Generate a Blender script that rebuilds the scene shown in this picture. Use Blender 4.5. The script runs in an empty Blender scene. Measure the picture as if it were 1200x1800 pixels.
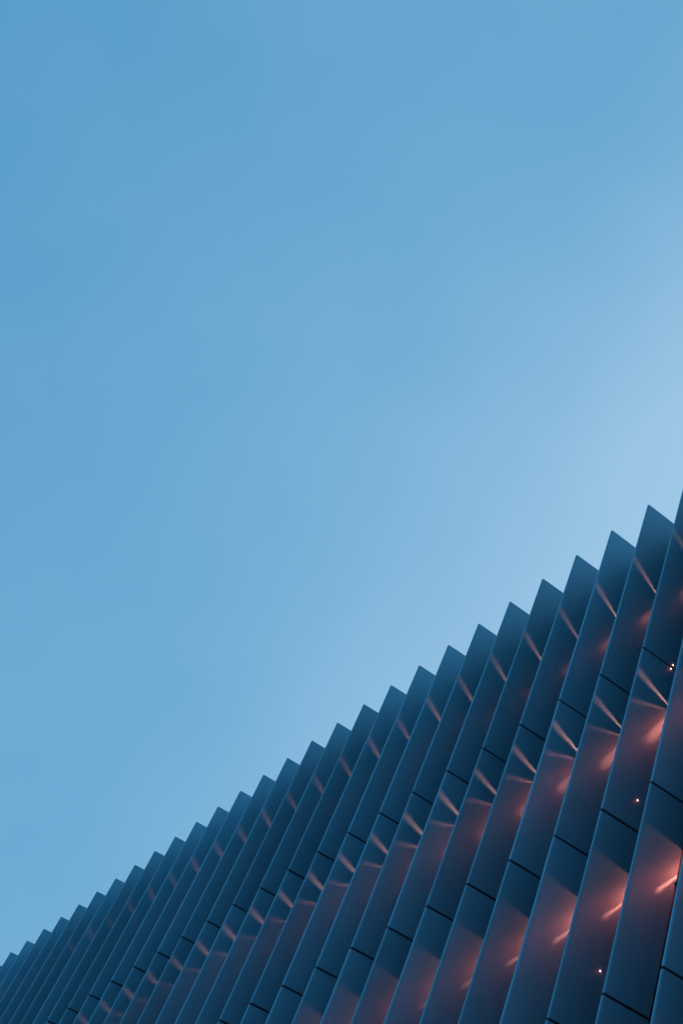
import bpy, math, random
from mathutils import Vector, Matrix

random.seed(7)
scene = bpy.context.scene
COL = scene.collection

# ------------------------------------------------------------------ camera
CAM = Vector((0.0, 0.0, 1.6))
AZ, EL, ROLL = 2.8539, 0.8809, 0.5075
fwd = Vector((math.cos(EL) * math.cos(AZ), math.cos(EL) * math.sin(AZ), math.sin(EL)))
rgt = fwd.cross(Vector((0, 0, 1))).normalized()
upv = rgt.cross(fwd)
r2 = rgt * math.cos(ROLL) + upv * math.sin(ROLL)
u2 = upv * math.cos(ROLL) - rgt * math.sin(ROLL)
cam_data = bpy.data.cameras.new("camera")
cam_data.sensor_fit = 'VERTICAL'
cam_data.sensor_height = 36.0
cam_data.lens = 2735.75 / 1800.0 * 36.0
cam_data.clip_end = 3000.0
cam = bpy.data.objects.new("camera", cam_data)
COL.objects.link(cam)
cam.matrix_world = Matrix.Translation(CAM) @ Matrix((
    (r2.x, u2.x, -fwd.x, 0), (r2.y, u2.y, -fwd.y, 0), (r2.z, u2.z, -fwd.z, 0), (0, 0, 0, 1)))
scene.camera = cam

# ------------------------------------------------------------------ sky, sun, exposure
SUN_EL, SUN_ROT = math.radians(10.0), math.radians(-8.0)   # low sun behind the building
world = bpy.data.worlds.new("World")
scene.world = world
world.use_nodes = True
wn, wl = world.node_tree.nodes, world.node_tree.links
wn.clear()
sky = wn.new('ShaderNodeTexSky')
sky.sky_type = 'NISHITA'
sky.sun_disc = False
sky.sun_elevation = SUN_EL
sky.sun_rotation = SUN_ROT
sky.air_density = 1.0
sky.dust_density = 0.3
sky.ozone_density = 3.0
tc = wn.new('ShaderNodeTexCoord')
# the clear blue overhead reaches far down: look the sky up a little higher than the true direction
lift = wn.new('ShaderNodeVectorMath')
lift.operation = 'ADD'
lift.inputs[1].default_value = (0.0, 0.0, 3.5)
nrm = wn.new('ShaderNodeVectorMath')
nrm.operation = 'NORMALIZE'
tint = wn.new('ShaderNodeMix')
tint.data_type = 'RGBA'
tint.blend_type = 'MULTIPLY'
tint.inputs[0].default_value = 1.0
tint.inputs[7].default_value = (0.565, 0.975, 0.845, 1)
# pale evening veil that thickens towards the set sun behind the building
dot = wn.new('ShaderNodeVectorMath')
dot.operation = 'DOT_PRODUCT'
dot.inputs[1].default_value = (-0.214, 0.855, 0.470)
noi = wn.new('ShaderNodeTexNoise')
noi.inputs['Scale'].default_value = 3.4
noi.inputs['Detail'].default_value = 5.0
noi.inputs['Roughness'].default_value = 0.5
mp = wn.new('ShaderNodeMapping')
mp.inputs['Location'].default_value = (1.58, 3.97, 3.758)
mp.inputs['Scale'].default_value = (1.0, 2.0, 1.4)
nsc = wn.new('ShaderNodeMath')
nsc.operation = 'MULTIPLY_ADD'
nsc.inputs[1].default_value = 0.05
nsc.inputs[2].default_value = -0.025
add = wn.new('ShaderNodeMath')
add.operation = 'ADD'
half = wn.new('ShaderNodeMath')
half.operation = 'MULTIPLY_ADD'
half.inputs[1].default_value = 0.5
half.inputs[2].default_value = 0.5
ramp = wn.new('ShaderNodeValToRGB')
cr = ramp.color_ramp
cr.interpolation = 'B_SPLINE'
stops = [(-1.0, 0.0), (0.33, 0.025), (0.46, 0.07), (0.55, 0.10), (0.605, 0.125), (0.65, 0.185), (0.69, 0.255), (0.74, 0.39), (0.85, 0.60), (1.0, 0.80)]
while len(cr.elements) < len(stops):
    cr.elements.new(0.5)
for el, (q, fv) in zip(cr.elements, stops):
    el.position = 0.5 + 0.5 * q
    el.color = (fv, fv, fv, 1)
mix = wn.new('ShaderNodeMix')
mix.data_type = 'RGBA'
mix.inputs[7].default_value = (1.03, 1.38, 1.67, 1)
bg = wn.new('ShaderNodeBackground')
bg.inputs['Strength'].default_value = 0.15
out = wn.new('ShaderNodeOutputWorld')
wl.new(tc.outputs['Generated'], lift.inputs[0])
wl.new(lift.outputs[0], nrm.inputs[0])
wl.new(nrm.outputs[0], sky.inputs['Vector'])
wl.new(tc.outputs['Generated'], mp.inputs['Vector'])
wl.new(mp.outputs['Vector'], noi.inputs['Vector'])
wl.new(noi.outputs['Fac'], nsc.inputs[0])
wl.new(tc.outputs['Generated'], dot.inputs[0])
wl.new(dot.outputs['Value'], add.inputs[0])
wl.new(nsc.outputs[0], add.inputs[1])
wl.new(add.outputs[0], half.inputs[0])
wl.new(half.outputs[0], ramp.inputs['Fac'])
wl.new(sky.outputs['Color'], tint.inputs[6])
wl.new(tint.outputs[2], mix.inputs[6])
# faint mottling of the haze
noi2 = wn.new('ShaderNodeTexNoise')
noi2.inputs['Scale'].default_value = 5.0
noi2.inputs['Detail'].default_value = 6.0
mot = wn.new('ShaderNodeMath')
mot.operation = 'MULTIPLY_ADD'
mot.inputs[1].default_value = 0.16
mot.inputs[2].default_value = -0.08
mad = wn.new('ShaderNodeMath')
mad.operation = 'ADD'
mad.use_clamp = True
wl.new(tc.outputs['Generated'], noi2.inputs['Vector'])
wl.new(noi2.outputs['Fac'], mot.inputs[0])
wl.new(ramp.outputs['Color'], mad.inputs[0])
wl.new(mot.outputs[0], mad.inputs[1])
wl.new(mad.outputs[0], mix.inputs[0])
wl.new(mix.outputs[2], bg.inputs['Color'])
wl.new(bg.outputs['Background'], out.inputs['Surface'])

sun_data = bpy.data.lights.new("sun", 'SUN')
sun_data.energy = 0.3
sun_data.angle = math.radians(10)
sun_data.color = (1.0, 0.85, 0.7)
sun = bpy.data.objects.new("sun", sun_data)
COL.objects.link(sun)
sdir = Vector((math.sin(SUN_ROT) * math.cos(SUN_EL), math.cos(SUN_ROT) * math.cos(SUN_EL), math.sin(SUN_EL)))
sun.rotation_euler = sdir.to_track_quat('Z', 'Y').to_euler()
sun.location = (0, 0, 40)

scene.view_settings.view_transform = 'Standard'
scene.view_settings.look = 'None'
scene.view_settings.exposure = 2.0
scene.view_settings.gamma = 1.0
scene.view_settings.use_curve_mapping = False

# ------------------------------------------------------------------ measured facade frame
TIP0 = CAM + Vector((-13.8416, 9.7652, 25.3618))     # outer top corner of fin 0
DV = Vector((-0.05214, 1.0, 0.26335))                # inward direction of a fin (seams rise inwards)
ROWS = [0.0, 5.2055, 9.0135, 12.8146, 16.62, 20.42, 24.22]
DEPTH = 0.80
THICK = 0.044
GAP = 0.042
I0, I1 = -5, 34

def P(i, e, s, t):
    """point in fin i's frame: e in front of its face, s inwards, t below the top"""
    return TIP0 + Vector((-i + e, 0, -t)) + DV * s

# ------------------------------------------------------------------ materials
def mat_new(name):
    m = bpy.data.materials.new(name)
    m.use_nodes = True
    return m, m.node_tree.nodes, m.node_tree.links, m.node_tree.nodes['Principled BSDF']

def make_metal():
    m, n, l, b = mat_new("satin_metal")
    tc = n.new('ShaderNodeTexCoord')
    oi = n.new('ShaderNodeObjectInfo')
    # fine vertical brushing
    mp = n.new('ShaderNodeMapping'); mp.inputs['Scale'].default_value = (14, 14, 0.3)
    off = n.new('ShaderNodeVectorMath'); off.operation = 'ADD'
    comb = n.new('ShaderNodeCombineXYZ')
    mul = n.new('ShaderNodeMath'); mul.operation = 'MULTIPLY'; mul.inputs[1].default_value = 37.0
    l.new(oi.outputs['Random'], mul.inputs[0])
    l.new(mul.outputs[0], comb.inputs[1]); l.new(mul.outputs[0], comb.inputs[2])
    l.new(tc.outputs['Object'], off.inputs[0]); l.new(comb.outputs[0], off.inputs[1])
    l.new(off.outputs[0], mp.inputs['Vector'])
    nz = n.new('ShaderNodeTexNoise'); nz.inputs['Scale'].default_value = 1.0; nz.inputs['Detail'].default_value = 3
    l.new(mp.outputs['Vector'], nz.inputs['Vector'])
    # broad stains and handling marks
    nz2 = n.new('ShaderNodeTexNoise'); nz2.inputs['Scale'].default_value = 1.7; nz2.inputs['Detail'].default_value = 5
    l.new(off.outputs[0], nz2.inputs['Vector'])
    add = n.new('ShaderNodeMath'); add.operation = 'ADD'
    h1 = n.new('ShaderNodeMath'); h1.operation = 'MULTIPLY'; h1.inputs[1].default_value = 0.55
    h2 = n.new('ShaderNodeMath'); h2.operation = 'MULTIPLY'; h2.inputs[1].default_value = 0.45
    l.new(nz.outputs['Fac'], h1.inputs[0]); l.new(nz2.outputs['Fac'], h2.inputs[0])
    l.new(h1.outputs[0], add.inputs[0]); l.new(h2.outputs[0], add.inputs[1])
    cr = n.new('ShaderNodeMix'); cr.data_type = 'RGBA'
    cr.inputs[6].default_value = (0.110, 0.350, 0.480, 1)
    cr.inputs[7].default_value = (0.200, 0.495, 0.640, 1)
    l.new(add.outputs[0], cr.inputs[0])
    # each sheet a touch lighter or darker than the next
    hv = n.new('ShaderNodeHueSaturation')
    rr = n.new('ShaderNodeMapRange'); rr.inputs['To Min'].default_value = 0.88; rr.inputs['To Max'].default_value = 1.12
    l.new(oi.outputs['Random'], rr.inputs['Value']); l.new(rr.outputs['Result'], hv.inputs['Value'])
    l.new(cr.outputs[2], hv.inputs['Color'])
    l.new(hv.outputs['Color'], b.inputs['Base Color'])
    rg = n.new('ShaderNodeMapRange'); rg.inputs['To Min'].default_value = 0.40; rg.inputs['To Max'].default_value = 0.50
    l.new(add.outputs[0], rg.inputs['Value']); l.new(rg.outputs['Result'], b.inputs['Roughness'])
    b.inputs['Metallic'].default_value = 0.25
    b.inputs['Specular IOR Level'].default_value = 0.35
    # slow waviness of thin sheet
    nw = n.new('ShaderNodeTexNoise'); nw.inputs['Scale'].default_value = 1.3; nw.inputs['Detail'].default_value = 1
    l.new(off.outputs[0], nw.inputs['Vector'])
    bp = n.new('ShaderNodeBump'); bp.inputs['Strength'].default_value = 0.05; bp.inputs['Distance'].default_value = 0.05
    l.new(nw.outputs['Fac'], bp.inputs['Height'])
    l.new(bp.outputs['Normal'], b.inputs['Normal'])
    return m

def make_plain(name, c0, c1, rough, metal=0.0, scale=4.0):
    m, n, l, b = mat_new(name)
    tc = n.new('ShaderNodeTexCoord')
    nz = n.new('ShaderNodeTexNoise'); nz.inputs['Scale'].default_value = scale; nz.inputs['Detail'].default_value = 6
    l.new(tc.outputs['Object'], nz.inputs['Vector'])
    cr = n.new('ShaderNodeMix'); cr.data_type = 'RGBA'
    cr.inputs[6].default_value = (*c0, 1); cr.inputs[7].default_value = (*c1, 1)
    l.new(nz.outputs['Fac'], cr.inputs[0]); l.new(cr.outputs[2], b.inputs['Base Color'])
    b.inputs['Roughness'].default_value = rough
    b.inputs['Metallic'].default_value = metal
    return m

def make_emit(name, color, strength):
    m, n, l, b = mat_new(name)
    b.inputs['Base Color'].default_value = (0.2, 0.2, 0.2, 1)
    b.inputs['Emission Color'].default_value = (*color, 1)
    b.inputs['Emission Strength'].default_value = strength
    return m

M_METAL = make_metal()
M_CORE = make_plain("black_carrier", (0.006, 0.006, 0.007), (0.012, 0.012, 0.013), 0.7)
M_WALL = make_plain("dark_cladding", (0.012, 0.013, 0.015), (0.022, 0.024, 0.027), 0.45, 0.0, 2.0)
M_CONC = make_plain("plinth_concrete", (0.20, 0.20, 0.19), (0.32, 0.31, 0.30), 0.85, 0.0, 3.0)
M_ROOF = make_plain("roof_membrane", (0.10, 0.10, 0.10), (0.16, 0.16, 0.15), 0.9, 0.0, 1.0)
M_PAVE = make_plain("paving", (0.16, 0.155, 0.15), (0.27, 0.26, 0.25), 0.85, 0.0, 0.8)
M_RED = make_emit("red_lamp_lens", (1.0, 0.20, 0.12), 0.6)
M_GLINT = make_emit("warm_glint", (1.0, 0.62, 0.52), 0.9)  # glow of the added studs that stand in for reflections

# ------------------------------------------------------------------ mesh helpers
def mesh_obj(name, verts, faces, mat, parent=None, loc=(0, 0, 0)):
    me = bpy.data.meshes.new(name)
    me.from_pydata(verts, [], faces)
    me.update()
    me.materials.append(mat)
    return link_obj(name, me, parent, loc)

def link_obj(name, me, parent=None, loc=(0, 0, 0)):
    o = bpy.data.objects.new(name, me)
    COL.objects.link(o)
    o.location = loc
    o.parent = parent
    return o

def box_data(x0, x1, y0, y1, z0, z1):
    v = [(x0, y0, z0), (x1, y0, z0), (x1, y1, z0), (x0, y1, z0),
         (x0, y0, z1), (x1, y0, z1), (x1, y1, z1), (x0, y1, z1)]
    f = [(0, 3, 2, 1), (4, 5, 6, 7), (0, 1, 5, 4), (1, 2, 6, 5), (2, 3, 7, 6), (3, 0, 4, 7)]
    return v, f

def blade_data(thick, s0, s1, t0, t1, rad):
    """a fin sheet: its folded nose tapers over the length rad, ends cut along the seam direction"""
    prof = []
    h = thick / 2.0
    flat = h * 0.35
    seg = 7
    for k in range(seg + 1):
        a = math.pi / 2 * k / seg
        prof.append((-flat - (h - flat) * math.cos(a), s0 + rad * (1 - math.sin(a))))
    for k in range(seg + 1):
        a = math.pi / 2 * k / seg
        prof.append((flat + (h - flat) * math.sin(a), s0 + rad * (1 - math.cos(a))))
    prof += [(h, s1), (-h, s1)]
    n = len(prof)
    v = []
    c = 0.004
    for t, sh in ((t0, c), (t0 + c, 0), (t1 - c, 0), (t1, c)):
        for (x, s) in prof:
            xx = x - sh * (1 if x > 0 else -1)
            ss = s + (sh if s < s1 - 0.1 else 0)
            v.append((xx + DV.x * ss, DV.y * ss, DV.z * ss - t))
    f = []
    for r in range(3):
        for k in range(n):
            k2 = (k + 1) % n
            f.append((r * n + k, (r + 1) * n + k, (r + 1) * n + k2, r * n + k2))
    f.append(tuple(range(n)))
    f.append(tuple(reversed(range(3 * n, 4 * n))))
    return v, f

# ------------------------------------------------------------------ ground
gv, gf = [(-900, -900, 0), (900, -900, 0), (900, 900, 0), (-900, 900, 0)], [(0, 1, 2, 3)]
ground = mesh_obj("ground", gv, gf, M_PAVE)
ground["kind"] = "structure"

# ------------------------------------------------------------------ building
XA, XB = TIP0.x - I1 - 0.6, TIP0.x - I0 + 0.6
YW = TIP0.y + 1.35
ZT = TIP0.z
bld = bpy.data.objects.new("building", None)
COL.objects.link(bld)
bld.location = ((XA + XB) / 2, YW, 0)
bld["label"] = "building clad in upright blue grey metal fins with red light glowing between them"
bld["category"] = "building"
BL = Vector(bld.location)

def part(name, data, mat):
    v, f = data
    v = [tuple(Vector(q) - BL) for q in v]
    return mesh_obj(name, v, f, mat, bld)

part("wall", box_data(XA, XB, YW, YW + 18, 3.4, ZT + 0.9), M_WALL)
part("roof", box_data(XA + 0.1, XB - 0.1, YW + 0.1, YW + 17.9, ZT + 0.903, ZT + 1.0), M_ROOF)
part("plinth", box_data(XA, XB, YW + 0.25, YW + 17.8, 0, 3.397), M_CONC)
for t in ROWS[1:]:
    zc = ZT - t + 0.27
    part("rail", box_data(XA + 0.2, XB - 0.2, TIP0.y + 1.20, YW - 0.003, zc - 0.06, zc + 0.06), M_CORE)

# fin meshes shared between alike pieces
core_mesh = bpy.data.meshes.new("fin")
v, f = blade_data(0.014, 0.03, 1.36, 0.03, ROWS[-1] - 0.03, 0.004)
core_mesh.from_pydata(v, [], f); core_mesh.materials.append(M_CORE); core_mesh.update()
panel_mesh = []
for k in range(len(ROWS) - 1):
    me = bpy.data.meshes.new("panel")
    g0 = 0 if k == 0 else GAP / 2
    v, f = blade_data(THICK, 0.0, DEPTH, 0.0, ROWS[k + 1] - ROWS[k] - GAP / 2 - g0, 0.04)
    me.from_pydata(v, [], f); me.materials.append(M_METAL); me.update()
    panel_mesh.append(me)

# lamp recess behind the sheets, unseen plates added to shape the light, spanning the gap to the next fin: a hood plate over the open lamp bay, a short
# sill under it, and above the hood a closed lamp box whose front plates leave fine slots
def baffle_mesh(t_hood, slope, t_sill, t_roof, fronts, s0=0.85, s1=1.36):
    v, f = [], []
    def plate(sa, ta, sb, tb, x1, dn):
        n = len(v)
        for dd in (dn, (0.0, 0.0)):
            for (x, ss, tt) in ((.004, sa, ta), (x1, sa, ta), (x1, sb, tb), (.004, sb, tb)):
                ss += dd[0]; tt += dd[1]
                v.append((x + DV.x * ss, DV.y * ss, DV.z * ss - tt))
        f.extend(tuple(q + n for q in fc) for fc in ((0, 1, 2, 3), (4, 7, 6, 5), (0, 4, 5, 1), (1, 5, 6, 2), (2, 6, 7, 3), (3, 7, 4, 0)))
    plate(s0, t_hood, s1, t_hood - slope * (s1 - s0), .996, (0, -0.018))
    if t_sill:
        plate(s0, t_sill, s1, t_sill, .10, (0, 0.018))
    if fronts:
        plate(s0, t_roof, s1, t_roof, .996, (0, -0.018))
        for ta, tb in fronts:
            plate(s0 + .001, ta, s0 + .001, tb, .996, (0.003, 0))
    me = bpy.data.meshes.new("lamp_baffle")
    me.from_pydata(v, [], f); me.materials.append(M_CORE); me.update()
    return me
# storey: hood edge t, hood slope, sill t, box roof t, box front plates, then lamps (e, s, t, power):
# near lamp, broad lamp, slot lamp
LAMPS = [(2.52, .25, 2.85, 2.25, ((2.25, 2.390), (2.410, 2.51)),
          (.10, 1.00, 2.51, .10), (.42, 1.20, 2.46, .6), (.55, .93, 2.455, 9.0)),
         (6.215, .40, 6.50, 5.95, ((5.95, 6.118), (6.132, 6.185), (6.1885, 6.205)),
          (.10, 1.00, 6.185, .85), (.46, 1.24, 6.09, 3.4), (.55, .93, 6.155, 14.0)),
         (9.87, .00, 10.40, 0, (),
          (.12, 1.15, 9.90, .8), (.42, 1.20, 9.90, 4.4), None),
         (13.67, .00, 14.20, 0, (),
          (.12, 1.15, 13.70, 1.1), (.42, 1.20, 13.70, 4.8), None)]
baffles = [baffle_mesh(*q[:5]) for q in LAMPS]

RED = (1.0, 0.10, 0.06)

def strip_light(fin, base, i, s, t, dirs, graze, width, height, spread, power):
    """collimated LED slot at the root; its sheet of light rakes across fin i's face.
    dirs = (ds, dt) travel along the face, graze = angle to the face"""
    along = (DV * dirs[0] + Vector((0, 0, -dirs[1]))).normalized()
    vdir = along * math.cos(graze) + Vector((-math.sin(graze), 0, 0))
    side = Vector((math.cos(graze), 0, 0)) + along * math.sin(graze)      # long axis, perpendicular to vdir
    ld = bpy.data.lights.new("red_slot", 'AREA')
    ld.shape = 'RECTANGLE'
    ld.size = height
    ld.size_y = width
    ld.spread = spread
    ld.energy = power
    ld.color = (1.0, 0.19, 0.13)
    o = bpy.data.objects.new("red_slot", ld)
    COL.objects.link(o)
    z = -vdir
    x = side.normalized()
    y = z.cross(x)
    c = P(i, THICK / 2 + 0.004, s, t) + side * (height / 2)
    o.matrix_world = Matrix.Translation(c) @ Matrix(((x.x, y.x, z.x, 0), (x.y, y.y, z.y, 0), (x.z, y.z, z.z, 0), (0, 0, 0, 1)))
    o.parent = fin
    o.matrix_parent_inverse = Matrix.Translation(-base)
    return o

def bulb_light(fin, base, i, e, s, t, power, radius=0.03, color=None):
    ld = bpy.data.lights.new("red_light", 'POINT')
    ld.energy = power
    ld.shadow_soft_size = radius
    ld.color = color or RED
    o = bpy.data.objects.new("red_light", ld)
    COL.objects.link(o)
    o.location = P(i, e, s, t)
    o.parent = fin
    o.matrix_parent_inverse = Matrix.Translation(-base)
    return o

def R(d):
    return math.radians(d)

for i in range(I0, I1 + 1):
    tip = P(i, 0, 0, 0)
    fin = link_obj("fin", core_mesh, bld, tuple(tip - BL))
    for k in range(len(ROWS) - 1):
        g0 = 0 if k == 0 else GAP / 2
        p = link_obj("panel", panel_mesh[k], fin, (random.uniform(-.0015, .0015), random.uniform(-.002, .002), -ROWS[k] - g0 + random.uniform(-.002, .002)))
        p.rotation_euler = (0, 0, R(random.uniform(-.4, .4)))
    if i == I0:
        continue
    # red lamps behind the added baffles at each storey, raking across this fin's face
    g = min(1.0, max(0.10, 1.0 - (i - 4) / 22.0))
    h = math.exp(-max(0, i + 1) / 5.0)
    for r, q in enumerate(LAMPS):
        link_obj("lamp_baffle", baffles[r], fin)
        near, broad, slot = q[5:]
        jt = random.uniform(.85, 1.15)
        bulb_light(fin, tip, i, *near[:3], near[3] * h)
        bulb_light(fin, tip, i, *broad[:3], broad[3] * g * jt, .05, (1.0, 0.145, 0.095))
        if slot:
            bulb_light(fin, tip, i, *slot[:3], slot[3] * g * jt * random.uniform(.8, 1.1), .007, (1.0, 0.19, 0.13))
    if h > 0.10:
        k2 = math.exp(-max(0, i + 1) / 3.0)
        strip_light(fin, tip, i, .83, 10.33, (-.36, .56), R(24), .026, .27, R(11), .018 * k2)
        strip_light(fin, tip, i, .83, 6.46, (-.34, .80), R(24), .14, .33, R(12), .030 * h)
        strip_light(fin, tip, i, .83, 2.66, (-.34, .90), R(24), .14, .33, R(14), .009 * h)

# glowing studs added in place of reflected glints, on the face of fin 0
fin0 = [o for o in bld.children if o.name.startswith("fin")][0 - I0]
def stud_data(r=0.014, d=0.012, n=10):
    v, f = [], []
    for j, (q, z) in enumerate(((1, 0), (.9, .5), (.5, .9))):
        for k in range(n):
            a = 2 * math.pi * k / n
            v.append((d * z, r * q * math.cos(a), r * q * math.sin(a)))
    v.append((d, 0, 0))
    for j in range(2):
        for k in range(n):
            k2 = (k + 1) % n
            f.append((j * n + k, j * n + k2, (j + 1) * n + k2, (j + 1) * n + k))
    for k in range(n):
        f.append((2 * n + k, 2 * n + (k + 1) % n, 3 * n))
    return v, f
sm = bpy.data.meshes.new("glint_stud")
v, f = stud_data()
sm.from_pydata(v, [], f); sm.materials.append(M_GLINT); sm.update()
for s, t in ((.69, 5.14), (.665, 5.255), (.61, 8.43), (.65, 11.7)):
    link_obj("glint_stud", sm, fin0, tuple(Vector((THICK / 2, 0, -t)) + DV * s))
    hl = bulb_light(fin0, P(0, 0, 0, 0), 0, THICK / 2 + .03, s, t, .012, .008)  # added red light imitating lens glow round each stud
